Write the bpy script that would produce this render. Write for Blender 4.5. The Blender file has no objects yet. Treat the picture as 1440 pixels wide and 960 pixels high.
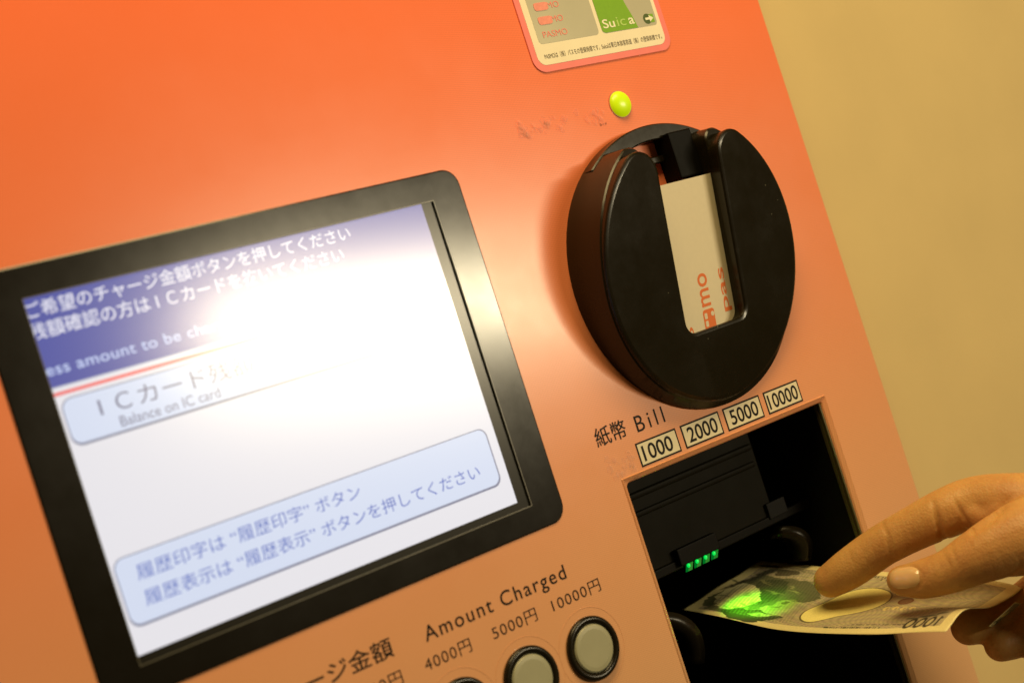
import bpy, bmesh, math, random
import numpy as np
from mathutils import Vector, Matrix

random.seed(4)
rng = np.random.default_rng(4)
scene = bpy.context.scene
col = scene.collection

# ------------------------------------------------------------------ frame of reference
# machine face: x to the right, y up (both mm), h out of the face towards the viewer
Z0 = 1200.0
def W(x, y, h=0.0):
    return Vector((x, -h, y + Z0)) * 0.001

# ------------------------------------------------------------------ camera
CAM = (0.0, 0.0, 544.0)
CD = np.array([0.5905852, 0.00319389, -0.80696897])
CR = np.array([0.76831996, -0.30801461, 0.5610806])
CU = np.array([0.24676621, 0.95137626, 0.1843628])
cam = bpy.data.objects.new('camera', bpy.data.cameras.new('camera'))
col.objects.link(cam)
def vdir(a): return Vector((a[0], -a[2], a[1]))
m = Matrix((vdir(CR), vdir(CU), -vdir(CD))).transposed().to_4x4()
m.translation = W(*CAM)
cam.matrix_world = m
cam.data.sensor_width = 36
cam.data.lens = 52.5
cam.data.clip_start = 0.02
cam.data.clip_end = 30
cam.data.dof.use_dof = True
cam.data.dof.focus_distance = 0.735
cam.data.dof.aperture_fstop = 7.1
scene.camera = cam

# ------------------------------------------------------------------ world and lamps
world = bpy.data.worlds.new('World'); scene.world = world
world.use_nodes = True
wb = world.node_tree.nodes['Background']
wb.inputs[0].default_value = (1.0, 0.72, 0.27, 1)
wb.inputs[1].default_value = 0.05

def area(name, pos, target, sx, sy, power, color, roll=0.0):
    l = bpy.data.lights.new(name, 'AREA'); l.shape = 'RECTANGLE'
    l.size = sx; l.size_y = sy; l.energy = power; l.color = color
    o = bpy.data.objects.new(name, l); col.objects.link(o)
    p, t = W(*pos), W(*target)
    q = (t - p).to_track_quat('-Z', 'Y')
    o.rotation_mode = 'QUATERNION'
    o.rotation_quaternion = q @ Matrix.Rotation(roll, 4, 'Z').to_quaternion()
    o.location = p
    return o
LAMP = (1.0, 0.78, 0.40)
area('fluorescent_tube', (1335, 112, 1500), (360, 30, 0), 0.70, 0.05, 15.0, (1.0, 0.84, 0.54), math.radians(-12))
area('ceiling_light', (380, 880, 430), (400, 60, 0), 0.8, 0.35, 11.5, (1.0, 0.74, 0.33))

scene.view_settings.view_transform = 'Standard'
scene.view_settings.look = 'None'
scene.view_settings.exposure = 0.0
scene.view_settings.gamma = 1.0
scene.view_settings.use_curve_mapping = False

# ------------------------------------------------------------------ materials
def srgb(r, g, b):
    f = lambda c: (c/255/12.92) if c/255 <= 0.04045 else ((c/255+0.055)/1.055)**2.4
    return (f(r), f(g), f(b), 1)
def mat(name, base=(0.5, 0.5, 0.5), rough=0.5, spec=0.5, emit=None, estr=0.0, coat=0.0, crough=0.1,
        grain=0.0, gscale=400, bump=0.0, bscale=900, sss=0.0, metal=0.0, rvar=0.0, dust=False):
    mt = bpy.data.materials.new(name); mt.use_nodes = True
    nt = mt.node_tree; b = nt.nodes['Principled BSDF']
    base = tuple(base[:3]) + (1,)
    b.inputs['Base Color'].default_value = base
    b.inputs['Roughness'].default_value = rough
    b.inputs['Specular IOR Level'].default_value = spec
    b.inputs['Metallic'].default_value = metal
    b.inputs['Coat Weight'].default_value = coat
    b.inputs['Coat Roughness'].default_value = crough
    if sss:
        b.inputs['Subsurface Weight'].default_value = sss
        b.inputs['Subsurface Radius'].default_value = (1, 0.35, 0.2)
        b.inputs['Subsurface Scale'].default_value = 0.004
    if emit:
        b.inputs['Emission Color'].default_value = tuple(emit[:3]) + (1,)
        b.inputs['Emission Strength'].default_value = estr
    tc = nt.nodes.new('ShaderNodeTexCoord')
    if grain:
        n = nt.nodes.new('ShaderNodeTexNoise'); n.inputs['Scale'].default_value = gscale
        n.inputs['Detail'].default_value = 6
        nt.links.new(tc.outputs['Object'], n.inputs['Vector'])
        mr = nt.nodes.new('ShaderNodeMapRange')
        mr.inputs['From Min'].default_value = 0.25; mr.inputs['From Max'].default_value = 0.75
        mr.inputs['To Min'].default_value = 1-grain; mr.inputs['To Max'].default_value = 1+grain
        nt.links.new(n.outputs['Fac'], mr.inputs['Value'])
        vm = nt.nodes.new('ShaderNodeVectorMath'); vm.operation = 'SCALE'
        vm.inputs[0].default_value = base[:3]
        nt.links.new(mr.outputs[0], vm.inputs['Scale'])
        nt.links.new(vm.outputs[0], b.inputs['Base Color'])
    if rvar:
        n = nt.nodes.new('ShaderNodeTexNoise'); n.inputs['Scale'].default_value = 35
        n.inputs['Detail'].default_value = 8; n.inputs['Roughness'].default_value = 0.7
        nt.links.new(tc.outputs['Object'], n.inputs['Vector'])
        mr = nt.nodes.new('ShaderNodeMapRange')
        mr.inputs['From Min'].default_value = 0.3; mr.inputs['From Max'].default_value = 0.7
        mr.inputs['To Min'].default_value = max(0.02, rough-rvar); mr.inputs['To Max'].default_value = rough+rvar
        nt.links.new(n.outputs['Fac'], mr.inputs['Value']); nt.links.new(mr.outputs[0], b.inputs['Roughness'])
    if dust:    # a few pale specks and faint hazy patches on dark plastic
        vo = nt.nodes.new('ShaderNodeTexVoronoi'); vo.inputs['Scale'].default_value = 130
        nt.links.new(tc.outputs['Object'], vo.inputs['Vector'])
        lt = nt.nodes.new('ShaderNodeMath'); lt.operation = 'LESS_THAN'; lt.inputs[1].default_value = 0.045
        nt.links.new(vo.outputs['Distance'], lt.inputs[0])
        wn = nt.nodes.new('ShaderNodeSeparateXYZ'); nt.links.new(vo.outputs['Color'], wn.inputs[0])
        gt = nt.nodes.new('ShaderNodeMath'); gt.operation = 'GREATER_THAN'; gt.inputs[1].default_value = 0.72
        nt.links.new(wn.outputs['X'], gt.inputs[0])
        mu = nt.nodes.new('ShaderNodeMath'); mu.operation = 'MULTIPLY'; nt.links.new(lt.outputs[0], mu.inputs[0]); nt.links.new(gt.outputs[0], mu.inputs[1])
        mx = nt.nodes.new('ShaderNodeMix'); mx.data_type = 'RGBA'; mx.inputs['A'].default_value = base; mx.inputs['B'].default_value = (0.10, 0.09, 0.06, 1)
        nt.links.new(mu.outputs[0], mx.inputs['Factor']); nt.links.new(mx.outputs['Result'], b.inputs['Base Color'])
    if bump:
        n = nt.nodes.new('ShaderNodeTexNoise'); n.inputs['Scale'].default_value = bscale
        n.inputs['Detail'].default_value = 4
        nt.links.new(tc.outputs['Object'], n.inputs['Vector'])
        bp = nt.nodes.new('ShaderNodeBump'); bp.inputs['Strength'].default_value = bump
        bp.inputs['Distance'].default_value = 0.0004
        nt.links.new(n.outputs['Fac'], bp.inputs['Height']); nt.links.new(bp.outputs[0], b.inputs['Normal'])
    return mt

def panel_material():
    """printed film: orange-red fading to pale salmon down the face, fine halftone dots"""
    mt = bpy.data.materials.new('printed_panel_film'); mt.use_nodes = True
    nt = mt.node_tree; N = nt.nodes; L = nt.links; b = N['Principled BSDF']
    g = N.new('ShaderNodeNewGeometry')
    sp = N.new('ShaderNodeSeparateXYZ'); L.new(g.outputs['Position'], sp.inputs[0])
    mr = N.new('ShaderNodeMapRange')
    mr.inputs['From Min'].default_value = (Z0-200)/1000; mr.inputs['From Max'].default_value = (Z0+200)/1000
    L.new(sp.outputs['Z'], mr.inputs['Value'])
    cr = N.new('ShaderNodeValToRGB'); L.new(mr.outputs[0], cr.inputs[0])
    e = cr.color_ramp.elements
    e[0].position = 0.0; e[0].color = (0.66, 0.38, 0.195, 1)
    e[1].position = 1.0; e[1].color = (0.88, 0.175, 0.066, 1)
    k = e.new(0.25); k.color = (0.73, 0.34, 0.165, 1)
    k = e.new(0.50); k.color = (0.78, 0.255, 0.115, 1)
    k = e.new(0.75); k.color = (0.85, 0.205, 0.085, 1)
    # halftone
    mp = N.new('ShaderNodeMapping'); mp.inputs['Rotation'].default_value = (0, math.radians(38), 0)
    L.new(g.outputs['Position'], mp.inputs['Vector'])
    s2 = N.new('ShaderNodeSeparateXYZ'); L.new(mp.outputs[0], s2.inputs[0])
    def wave(o):
        a = N.new('ShaderNodeMath'); a.operation = 'MULTIPLY'; a.inputs[1].default_value = 2*math.pi/0.00125
        L.new(o, a.inputs[0]); c = N.new('ShaderNodeMath'); c.operation = 'SINE'; L.new(a.outputs[0], c.inputs[0]); return c.outputs[0]
    w = N.new('ShaderNodeMath'); w.operation = 'MULTIPLY'; L.new(wave(s2.outputs['X']), w.inputs[0]); L.new(wave(s2.outputs['Z']), w.inputs[1])
    nz = N.new('ShaderNodeTexNoise'); nz.inputs['Scale'].default_value = 7; nz.inputs['Detail'].default_value = 5
    L.new(g.outputs['Position'], nz.inputs['Vector'])
    m1 = N.new('ShaderNodeMath'); m1.operation = 'MULTIPLY_ADD'; m1.inputs[1].default_value = 0.13; m1.inputs[2].default_value = 1.0
    L.new(w.outputs[0], m1.inputs[0])
    m2 = N.new('ShaderNodeMath'); m2.operation = 'MULTIPLY_ADD'; m2.inputs[1].default_value = 0.10; m2.inputs[2].default_value = -0.05
    L.new(nz.outputs['Fac'], m2.inputs[0])
    m3 = N.new('ShaderNodeMath'); m3.operation = 'ADD'; L.new(m1.outputs[0], m3.inputs[0]); L.new(m2.outputs[0], m3.inputs[1])
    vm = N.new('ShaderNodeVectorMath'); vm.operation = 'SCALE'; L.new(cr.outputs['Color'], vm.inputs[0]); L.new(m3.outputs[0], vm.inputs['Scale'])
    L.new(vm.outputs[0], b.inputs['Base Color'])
    n4 = N.new('ShaderNodeTexNoise'); n4.inputs['Scale'].default_value = 22; n4.inputs['Detail'].default_value = 9; n4.inputs['Roughness'].default_value = 0.65
    L.new(g.outputs['Position'], n4.inputs['Vector'])
    r4 = N.new('ShaderNodeMapRange'); r4.inputs['From Min'].default_value = 0.3; r4.inputs['From Max'].default_value = 0.7
    r4.inputs['To Min'].default_value = 0.205; r4.inputs['To Max'].default_value = 0.265
    L.new(n4.outputs['Fac'], r4.inputs['Value']); L.new(r4.outputs[0], b.inputs['Roughness'])
    b.inputs['Specular IOR Level'].default_value = 0.40
    bp = N.new('ShaderNodeBump'); bp.inputs['Strength'].default_value = 0.03; bp.inputs['Distance'].default_value = 0.0002
    L.new(w.outputs[0], bp.inputs['Height']); L.new(bp.outputs[0], b.inputs['Normal'])
    return mt

M = {}
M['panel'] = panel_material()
M['panel_edge'] = mat('panel_edge_paint', (0.55, 0.17, 0.06), 0.4, grain=0.1)
M['wall'] = mat('cream_wall_paint', (0.60, 0.45, 0.20), 0.6, 0.3, grain=0.05, gscale=14, bump=0.12, bscale=260)
M['bezel'] = mat('black_bezel_plastic', (0.005, 0.0035, 0.0015), 0.175, 0.46, rvar=0.02)
M['recess'] = mat('bezel_recess_plastic', (0.030, 0.027, 0.018), 0.34, 0.6)
M['border'] = mat('display_border_glass', (0.012, 0.011, 0.008), 0.22, 0.35)
M['black'] = mat('black_gloss_plastic', (0.010, 0.0075, 0.003), 0.24, 0.32, rvar=0.06, dust=True)
M['black_matt'] = mat('black_matt_plastic', (0.003, 0.0025, 0.0015), 0.5, 0.08, rvar=0.05)
M['guide'] = mat('worn_guide_plastic', (0.008, 0.006, 0.003), 0.3, 0.22, rvar=0.08)
M['cavity'] = mat('dark_cavity_plastic', (0.003, 0.0025, 0.002), 0.6, 0.15)
M['plate'] = mat('dark_brown_shutter', (0.006, 0.005, 0.002), 0.55, 0.07, rvar=0.06)
M['olive'] = mat('olive_metal_trim', (0.10, 0.085, 0.03), 0.35, 0.5, metal=0.4)
M['ink'] = mat('black_print_ink', (0.008, 0.006, 0.004), 0.45, 0.10)
M['label'] = mat('pale_label_print', (0.70, 0.62, 0.42), 0.4, 0.3, grain=0.03)
M['cap'] = mat('grey_button_cap', (0.34, 0.33, 0.215), 0.35, 0.4, grain=0.05, gscale=60, rvar=0.05)
M['cover'] = mat('clear_ring_film', (0.66, 0.38, 0.20), 0.18, 0.5)
M['sticker_pink'] = mat('pink_sticker_border', (0.86, 0.21, 0.19), 0.4, 0.3, grain=0.04, gscale=120)
M['sticker_cream'] = mat('cream_sticker_paper', (0.85, 0.76, 0.56), 0.45, 0.3, grain=0.03, gscale=90)
M['silver'] = mat('silver_sticker_print', (0.42, 0.39, 0.27), 0.38, 0.5, metal=0.25, grain=0.10, gscale=22)
M['green'] = mat('green_sticker_print', (0.19, 0.40, 0.008), 0.4, 0.3, grain=0.04)
M['dark_green'] = mat('dark_green_print', (0.07, 0.11, 0.02), 0.4, 0.3)
M['pink_ink'] = mat('pink_lettering', (0.85, 0.25, 0.20), 0.4, 0.3)
M['white_ink'] = mat('cream_lettering', (0.85, 0.82, 0.62), 0.4, 0.3)
M['lamp'] = mat('yellow_green_lamp', (0.42, 0.55, 0.01), 0.3, 0.5, emit=(0.52, 0.72, 0.0), estr=0.55)
M['led'] = mat('green_led', (0.0, 0.25, 0.02), 0.25, 0.6, emit=(0.0, 0.9, 0.10), estr=0.85)
M['led_dark'] = mat('green_led_lens', (0.0, 0.12, 0.02), 0.15, 0.8, emit=(0.0, 0.5, 0.05), estr=0.28)
M['card'] = mat('cream_plastic_card', (0.78, 0.69, 0.50), 0.35, 0.4, grain=0.02)
M['card_ink'] = mat('orange_card_ink', (0.80, 0.20, 0.06), 0.4, 0.3)
M['skin'] = None
M['nail'] = mat('fingernail', (0.76, 0.50, 0.24), 0.20, 0.6, coat=0.5, crough=0.15, sss=0.2, grain=0.06, gscale=200)

# screen: each picture element gives off light and lies under the same satin cover
def scr(name, c, k=1.0, dot=0.0):
    return mat(name, (0.02, 0.02, 0.02), 0.185, 0.80, emit=srgb(*c), estr=k, coat=0.0)
M['s_white'] = scr('screen_white', (232, 230, 236), 0.96)
M['s_blue'] = scr('screen_blue', (74, 82, 166), 0.92)
M['s_text'] = scr('screen_white_text', (226, 226, 240), 1.0)
M['s_etext'] = scr('screen_pale_blue_text', (196, 210, 246), 1.0)
M['s_red'] = scr('screen_red', (240, 108, 108), 0.95)
M['s_btn'] = scr('screen_button_blue', (212, 221, 242), 0.97)
M['s_line'] = scr('screen_grey_line', (132, 134, 158), 0.9)
M['s_line2'] = scr('screen_light_grey_line', (178, 182, 200), 0.95)
M['s_dark'] = scr('screen_grey_text', (112, 110, 140), 0.9)
M['s_btext'] = scr('screen_blue_text', (96, 116, 196), 0.95)

# ------------------------------------------------------------------ object helpers
WPOS = {}
def link(name, mesh, m, parent=None, origin=None, label=None, smooth=False):
    """mesh vertices are in world metres; the origin moves to `origin` or the middle of the mesh"""
    n = len(mesh.vertices)
    co = np.empty(n*3, dtype=np.float32); mesh.vertices.foreach_get('co', co); co = co.reshape(-1, 3)
    o0 = np.array(origin) if origin is not None else (co.min(0)+co.max(0))/2
    mesh.vertices.foreach_set('co', (co-o0).astype(np.float32).ravel()); mesh.update()
    if m and not mesh.materials: mesh.materials.append(m)
    if smooth: mesh.polygons.foreach_set('use_smooth', [True]*len(mesh.polygons))
    o = bpy.data.objects.new(name, mesh); col.objects.link(o)
    WPOS[o.name] = Vector(o0)
    if parent:
        o.parent = parent; o.location = Vector(o0) - WPOS[parent.name]
    else: o.location = Vector(o0)
    if label: o['label'] = label
    return o
def auto_smooth(o, deg=32):
    me = o.data; me.polygons.foreach_set('use_smooth', [True]*len(me.polygons)); me.set_sharp_from_angle(angle=math.radians(deg)); return o
def empty(name, pos, label, cat, group=None):
    o = bpy.data.objects.new(name, None); col.objects.link(o); o.empty_display_size = 0.02
    o.location = pos; WPOS[o.name] = Vector(pos); o['label'] = label; o['category'] = cat
    if group: o['group'] = group
    return o
def tag(o, label, cat):
    o['label'] = label; o['category'] = cat; return o
def mesh_py(name, v, f):
    me = bpy.data.meshes.new(name); me.from_pydata([tuple(a) for a in v], [], f); me.update(); return me
def fix_normals(me):
    bm = bmesh.new(); bm.from_mesh(me); bmesh.ops.recalc_face_normals(bm, faces=bm.faces); bm.to_mesh(me); bm.free(); return me
def box_bm(bm, x0, x1, y0, y1, h0, h1):
    vs = [bm.verts.new(W(x, y, h)) for h in (h0, h1) for y in (y0, y1) for x in (x0, x1)]
    for f in ((0,1,3,2),(4,6,7,5),(0,4,5,1),(2,3,7,6),(0,2,6,4),(1,5,7,3)): bm.faces.new([vs[i] for i in f])
def box(name, x0, x1, y0, y1, h0, h1, m, parent=None, bev=0.0, seg=2, **k):
    bm = bmesh.new(); box_bm(bm, x0, x1, y0, y1, h0, h1)
    bmesh.ops.recalc_face_normals(bm, faces=bm.faces)
    if bev: bmesh.ops.bevel(bm, geom=bm.edges[:], offset=bev/1000, segments=seg, affect='EDGES', profile=0.6)
    me = bpy.data.meshes.new(name); bm.to_mesh(me); bm.free()
    return link(name, me, m, parent, **k)
def rrect(x0, x1, y0, y1, r, n=8):
    if not isinstance(r, (list, tuple)): r = [r]*4      # TR TL BL BR
    pts = []
    for (cx, cy, a0), q in zip(((x1, y1, 0), (x0, y1, 90), (x0, y0, 180), (x1, y0, 270)), r):
        sx = -1 if cx == x1 else 1; sy = -1 if cy == y1 else 1
        if q <= 0: pts.append((cx, cy)); continue
        for i in range(n+1):
            a = math.radians(a0+90*i/n); pts.append((cx+sx*q+q*math.cos(a), cy+sy*q+q*math.sin(a)))
    return pts
def offset_poly(pts, d):
    """move each point d mm inwards (counter-clockwise outline)"""
    P = np.array(pts); n = len(P); out = []
    for i in range(n):
        a, b, c = P[i-1], P[i], P[(i+1) % n]
        e1 = b-a; e2 = c-b
        e1 = e1/(np.linalg.norm(e1)+1e-9); e2 = e2/(np.linalg.norm(e2)+1e-9)
        n1 = np.array([-e1[1], e1[0]]); n2 = np.array([-e2[1], e2[0]])
        nn = n1+n2; nn /= (np.linalg.norm(nn)+1e-9)
        out.append(tuple(b+nn*d/max(0.5, nn@n1)))
    return out
def loft(name, rings, m, parent=None, cap_first=True, cap_last=True, **k):
    """rings: lists of (x, y, h) with equal counts, joined one to the next"""
    bm = bmesh.new(); R = [[bm.verts.new(W(*p)) for p in r] for r in rings]; n = len(R[0])
    for a, b in zip(R, R[1:]):
        for i in range(n): bm.faces.new((a[i], a[(i+1) % n], b[(i+1) % n], b[i]))
    if cap_first: bm.faces.new(R[0])
    if cap_last: bm.faces.new(R[-1])
    bmesh.ops.recalc_face_normals(bm, faces=bm.faces)
    bmesh.ops.triangulate(bm, faces=[f for f in bm.faces if len(f.verts) > 4])
    me = bpy.data.meshes.new(name); bm.to_mesh(me); bm.free()
    return link(name, me, m, parent, **k)
def sheet(name, pts, h, m, parent=None, t=0.12, **k):
    return loft(name, [[(x, y, h-t) for x, y in pts], [(x, y, h) for x, y in pts]], m, parent, **k)
def frame_ring(name, outer, inner, h0, h1, m, parent=None, **k):
    """flat ring with thickness between two outlines of equal count"""
    rings = [[(x, y, h0) for x, y in outer], [(x, y, h1) for x, y in outer], [(x, y, h1) for x, y in inner], [(x, y, h0) for x, y in inner]]
    bm = bmesh.new(); R = [[bm.verts.new(W(*p)) for p in r] for r in rings]; n = len(R[0])
    for a, b in zip(R, R[1:]+R[:1]):
        for i in range(n): bm.faces.new((a[i], a[(i+1) % n], b[(i+1) % n], b[i]))
    bmesh.ops.recalc_face_normals(bm, faces=bm.faces)
    me = bpy.data.meshes.new(name); bm.to_mesh(me); bm.free()
    return link(name, me, m, parent, **k)
def text(name, s, x0, x1, y0, y1, h, m, parent, bold=0.0, spacing=1.0, rot=0, mapf=None, thick=0.0):
    """lettering whose ink just fills the given box on the machine face"""
    cu = bpy.data.curves.new('t', 'FONT'); cu.body = s; cu.size = 1.0; cu.offset = bold; cu.space_character = spacing
    cu.resolution_u = 4
    o = bpy.data.objects.new('t', cu); col.objects.link(o)
    dg = bpy.context.evaluated_depsgraph_get(); dg.update()
    me = bpy.data.meshes.new_from_object(o.evaluated_get(dg))
    bpy.data.objects.remove(o); bpy.data.curves.remove(cu)
    n = len(me.vertices)
    if n == 0: print('EMPTY TEXT', s); return None
    co = np.empty(n*3, dtype=np.float32); me.vertices.foreach_get('co', co); co = co.reshape(-1, 3)[:, :2]
    if rot == 90: co = np.stack([-co[:, 1], co[:, 0]], 1)
    mn, mx = co.min(0), co.max(0)
    u = (co-mn)/(mx-mn)
    x = x0+u[:, 0]*(x1-x0); y = y0+u[:, 1]*(y1-y0)
    out = np.array([(mapf(a, b) if mapf else W(a, b, h)) for a, b in zip(x, y)], dtype=np.float32)
    me.vertices.foreach_set('co', out.ravel()); me.update(); me.materials.clear()
    me.name = name
    return link(name, me, m, parent)

# ------------------------------------------------------------------ wall behind
me = mesh_py('wall', [W(610, -1100, -14), W(2600, -1100, -14), W(2600, 1300, -14), W(610, 1300, -14)], [(0, 1, 2, 3)])
wall = link('wall', me, M['wall']); wall['kind'] = 'structure'
wall['label'] = 'plain cream wall to the right of the orange machine'

# ------------------------------------------------------------------ machine
mac = empty('charge_machine', W(200, -520, 0), 'orange card charging machine with touch screen, round card holder and bill slot', 'ticket machine')
PX1 = 627.0
OX0, OX1, OY0, OY1 = 436.6, 577.0, -235.0, -77.4       # bill opening
SX0, SX1, SY0, SY1 = 190.4, 380.4, -69.9, 72.4         # screen opening
def panel_mesh():
    xs = [-500, SX0-4, SX1+4, OX0-3, OX1+3, PX1-1.5, PX1]; ys = [-520, OY0-3, SY0-4 if SY0-4 < OY1 else OY1, OY1+3, SY1+4, 520]
    ys = sorted(set([-520, OY0-3, OY1+3, SY0-4, SY1+4, 520]))
    hol = [(OX0-3, OX1+3, OY0-3, OY1+3), (SX0-4, SX1+4, SY0-4, SY1+4)]
    bm = bmesh.new(); g = {}
    def v(x, y, h):
        k = (x, y, h)
        if k not in g: g[k] = bm.verts.new(W(x, y, h))
        return g[k]
    hh = {x: 0.0 for x in xs}; hh[PX1] = -1.2
    for a, b in zip(xs, xs[1:]):
        for c, d in zip(ys, ys[1:]):
            mx, my = (a+b)/2, (c+d)/2
            if any(p < mx < q and r < my < s for p, q, r, s in hol): continue
            bm.faces.new((v(a, c, hh[a]), v(b, c, hh[b]), v(b, d, hh[b]), v(a, d, hh[a])))
    for c, d in zip(ys, ys[1:]):
        f = bm.faces.new((v(PX1, c, -1.2), v(PX1, c, -13.9), v(PX1, d, -13.9), v(PX1, d, -1.2))); f.material_index = 1
    for (p, q, r, s) in hol[1:]:
        for A, B in (((p, r), (q, r)), ((q, r), (q, s)), ((q, s), (p, s)), ((p, s), (p, r))):
            bm.faces.new((bm.verts.new(W(*A, 0)), bm.verts.new(W(*B, 0)), bm.verts.new(W(*B, -5)), bm.verts.new(W(*A, -5))))
    me = bpy.data.meshes.new('front_panel'); bm.to_mesh(me); bm.free()
    me.materials.append(M['panel']); me.materials.append(M['panel_edge'])
    return me
front = link('front_panel', panel_mesh(), None, mac)

# ---- screen unit
bo = rrect(174.0, 397.0, -81.2, 84.9, 8.0)
bi = rrect(SX0, SX1, SY0, SY1, 0.0)
def dens(pts, n):      # resample an outline to n points by angle so that two outlines pair up
    P = np.array(pts); c = P.mean(0)*0+np.array([(SX0+SX1)/2, (SY0+SY1)/2]); out = []
    Q = np.vstack([P, P[:1]])
    for k in n:
        d = np.array([math.cos(k), math.sin(k)]); best = None
        for a, b in zip(Q, Q[1:]):
            e = b-a; den = d[0]*(-e[1])+d[1]*e[0]
            if abs(den) < 1e-9: continue
            r = a-c; t = (r[0]*(-e[1])+r[1]*e[0])/den; s = (d[0]*r[1]-d[1]*r[0])/den
            if t > 0 and -1e-6 <= s <= 1+1e-6: best = t if best is None else min(best, t)
        out.append(tuple(c+d*best))
    return out
cc = ((SX0+SX1)/2, (SY0+SY1)/2)
angs = sorted(set([math.atan2(y-cc[1], x-cc[0]) for x, y in bo+bi]))
BO, BI = dens(bo, angs), dens(bi, angs)
BO1 = dens(rrect(174.6, 396.4, -80.6, 84.3, 7.4), angs)
def bezel_mesh():
    rings = [[(x, y, 0.0) for x, y in BO], [(x, y, 0.3) for x, y in BO], [(x, y, 0.6) for x, y in BO1], [(x, y, 0.6) for x, y in BI]]
    bm = bmesh.new(); R = [[bm.verts.new(W(*p)) for p in r] for r in rings]; n = len(R[0])
    for a, b in zip(R, R[1:]):
        for i in range(n): bm.faces.new((a[i], a[(i+1) % n], b[(i+1) % n], b[i]))
    bmesh.ops.recalc_face_normals(bm, faces=bm.faces)
    me = bpy.data.meshes.new('bezel'); bm.to_mesh(me); bm.free(); return me
bezel = link('screen_bezel', bezel_mesh(), M['bezel'], mac)
# recess walls between bezel and display
DH = -0.4
rr = [[(SX0, SY0), (SX1, SY0), (SX1, SY1), (SX0, SY1)]]
v = []; f = []
for h, ins in ((0.6, 0.0), (0.2, 0.2), (DH-0.5, 0.2)):
    for x, y in ((SX0-ins*0, SY0+ins), (SX1+0.0, SY0+ins), (SX1+0.0, SY1-ins), (SX0, SY1-ins)): v.append(W(x, y, h))
for r in range(2):
    for i in range(4): f.append((r*4+i, r*4+(i+1) % 4, r*4+4+(i+1) % 4, r*4+4+i))
link('recess_wall', mesh_py('recess_wall', v, f), M['recess'], bezel)
frame_ring('recess_lip', [(SX0-0.1, SY0-0.1), (SX1+0.1, SY0-0.1), (SX1+0.1, SY1+0.1), (SX0-0.1, SY1+0.1)],
           [(SX0+0.25, SY0+0.25), (SX1-0.25, SY0+0.25), (SX1-0.25, SY1-0.25), (SX0+0.25, SY1-0.25)], 0.4, 0.75, mat('lip_plastic', (0.10, 0.09, 0.06), 0.3, 0.6), bezel)
DH = -0.4; KS = 0.98338   # the display lies just behind the bezel face
box('display', (SX0-3)*KS, SX1*KS, -67.4*KS, (SY1+3)*KS, DH-3, DH, M['s_white'], bezel)
sheet('display_border', [(SX0-3, SY0-3), (SX1+3, SY0-3), (SX1+3, -67.4*KS-0.02), (SX0-3, -67.4*KS-0.02)], DH+0.04, M['border'], bezel)
sheet('display_border', [(SX1*KS+0.02, -67.4*KS), (SX1+3, -67.4*KS), (SX1+3, SY1+3), (SX1*KS+0.02, SY1+3)], DH+0.04, M['border'], bezel)
ks = lambda p: [(x*KS, y*KS) for x, y in p]
sheet('header_band', ks([(SX0-2, 38.4), (SX1, 38.4), (SX1, SY1+2), (SX0-2, SY1+2)]), DH+0.10, M['s_blue'], bezel)
sheet('header_rule', ks([(SX0-2, 34.9), (SX1, 34.9), (SX1, 36.3), (SX0-2, 36.3)]), DH+0.10, M['s_red'], bezel)
sheet('header_edge', ks([(SX0-2, 37.9), (SX1, 37.9), (SX1, 38.4), (SX0-2, 38.4)]), DH+0.09, M['s_line2'], bezel)
for i, (y0, y1, xl) in enumerate(((15.4, 33.0, 195.8), (-56.4, -30.6, 195.8))):
    sheet('button_outline', ks(rrect(xl-0.3, 375.9, y0-1.0, y1+0.3, 4.4)), DH+0.10, M['s_line'], bezel)
    sheet('button_face', ks(rrect(xl+0.2, 375.2, y0, y1-0.15, 4.0)), DH+0.14, M['s_btn'], bezel)
T = lambda s, x0, x1, y0, y1, m, bold=0.0, sp=1.0: text('screen_lettering', s, x0*KS, x1*KS, y0*KS, y1*KS, DH+0.22, M[m], bezel, bold, sp)
T('ご希望のチャージ金額ボタンを押してください', 193.6, 340.0, 65.5, 71.9, 's_text', 0.007)
T('残額確認の方は I Ｃカードを抜いてください', 192.4, 333.6, 57.2, 63.7, 's_text', 0.007)
T('ess amount to be charged or take out your card', 194.0, 352.0, 41.6, 47.2, 's_etext', 0.004, 1.05)
T('I Ｃカード残額', 209.4, 277.0, 22.6, 30.6, 's_dark', 0.0)
T('Balance on IC card', 215.8, 259.0, 16.8, 21.0, 's_dark', 0.0)
T('履歴印字は “履歴印字” ボタン', 203.6, 305.8, -40.9, -34.7, 's_btext')
T('履歴表示は “履歴表示” ボタンを押してください', 203.6, 366.0, -51.0, -44.8, 's_btext')

# ---- printed lettering on the panel
P_ = lambda s, x0, x1, y0, y1, bold=0.0, sp=1.0, h=0.12: text('printed_lettering', s, x0, x1, y0, y1, h, M['ink'], mac, bold, sp)
P_('紙幣', 426.2, 445.6, -57.0, -48.0, 0.006)
P_('Bill', 451.9, 470.4, -56.9, -49.2, 0.0, 1.35)
P_('チャージ金額', 229.0, 292.6, -105.6, -97.0, 0.006)
P_('Amount Charged', 308.6, 386.8, -107.9, -99.3, 0.004, 1.18)
for s, a, b in (('3000円', 268.6, 292.8), ('4000円', 304.4, 328.6), ('5000円', 340.5, 365.2), ('10000円', 374.4, 403.0)):
    P_(s, a, b, -117.4, -111.5, -0.004, 1.12)
text('printed_lettering', 'カード', 488.6, 493.4, 88.7, 90.1, 0.12, M['ink'], mac)
text('printed_lettering', 'いれる', 440.2, 444.6, -77.2, -75.7, 0.12, mat('worn_ink', (0.16, 0.08, 0.03), 0.5), mac)

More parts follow.
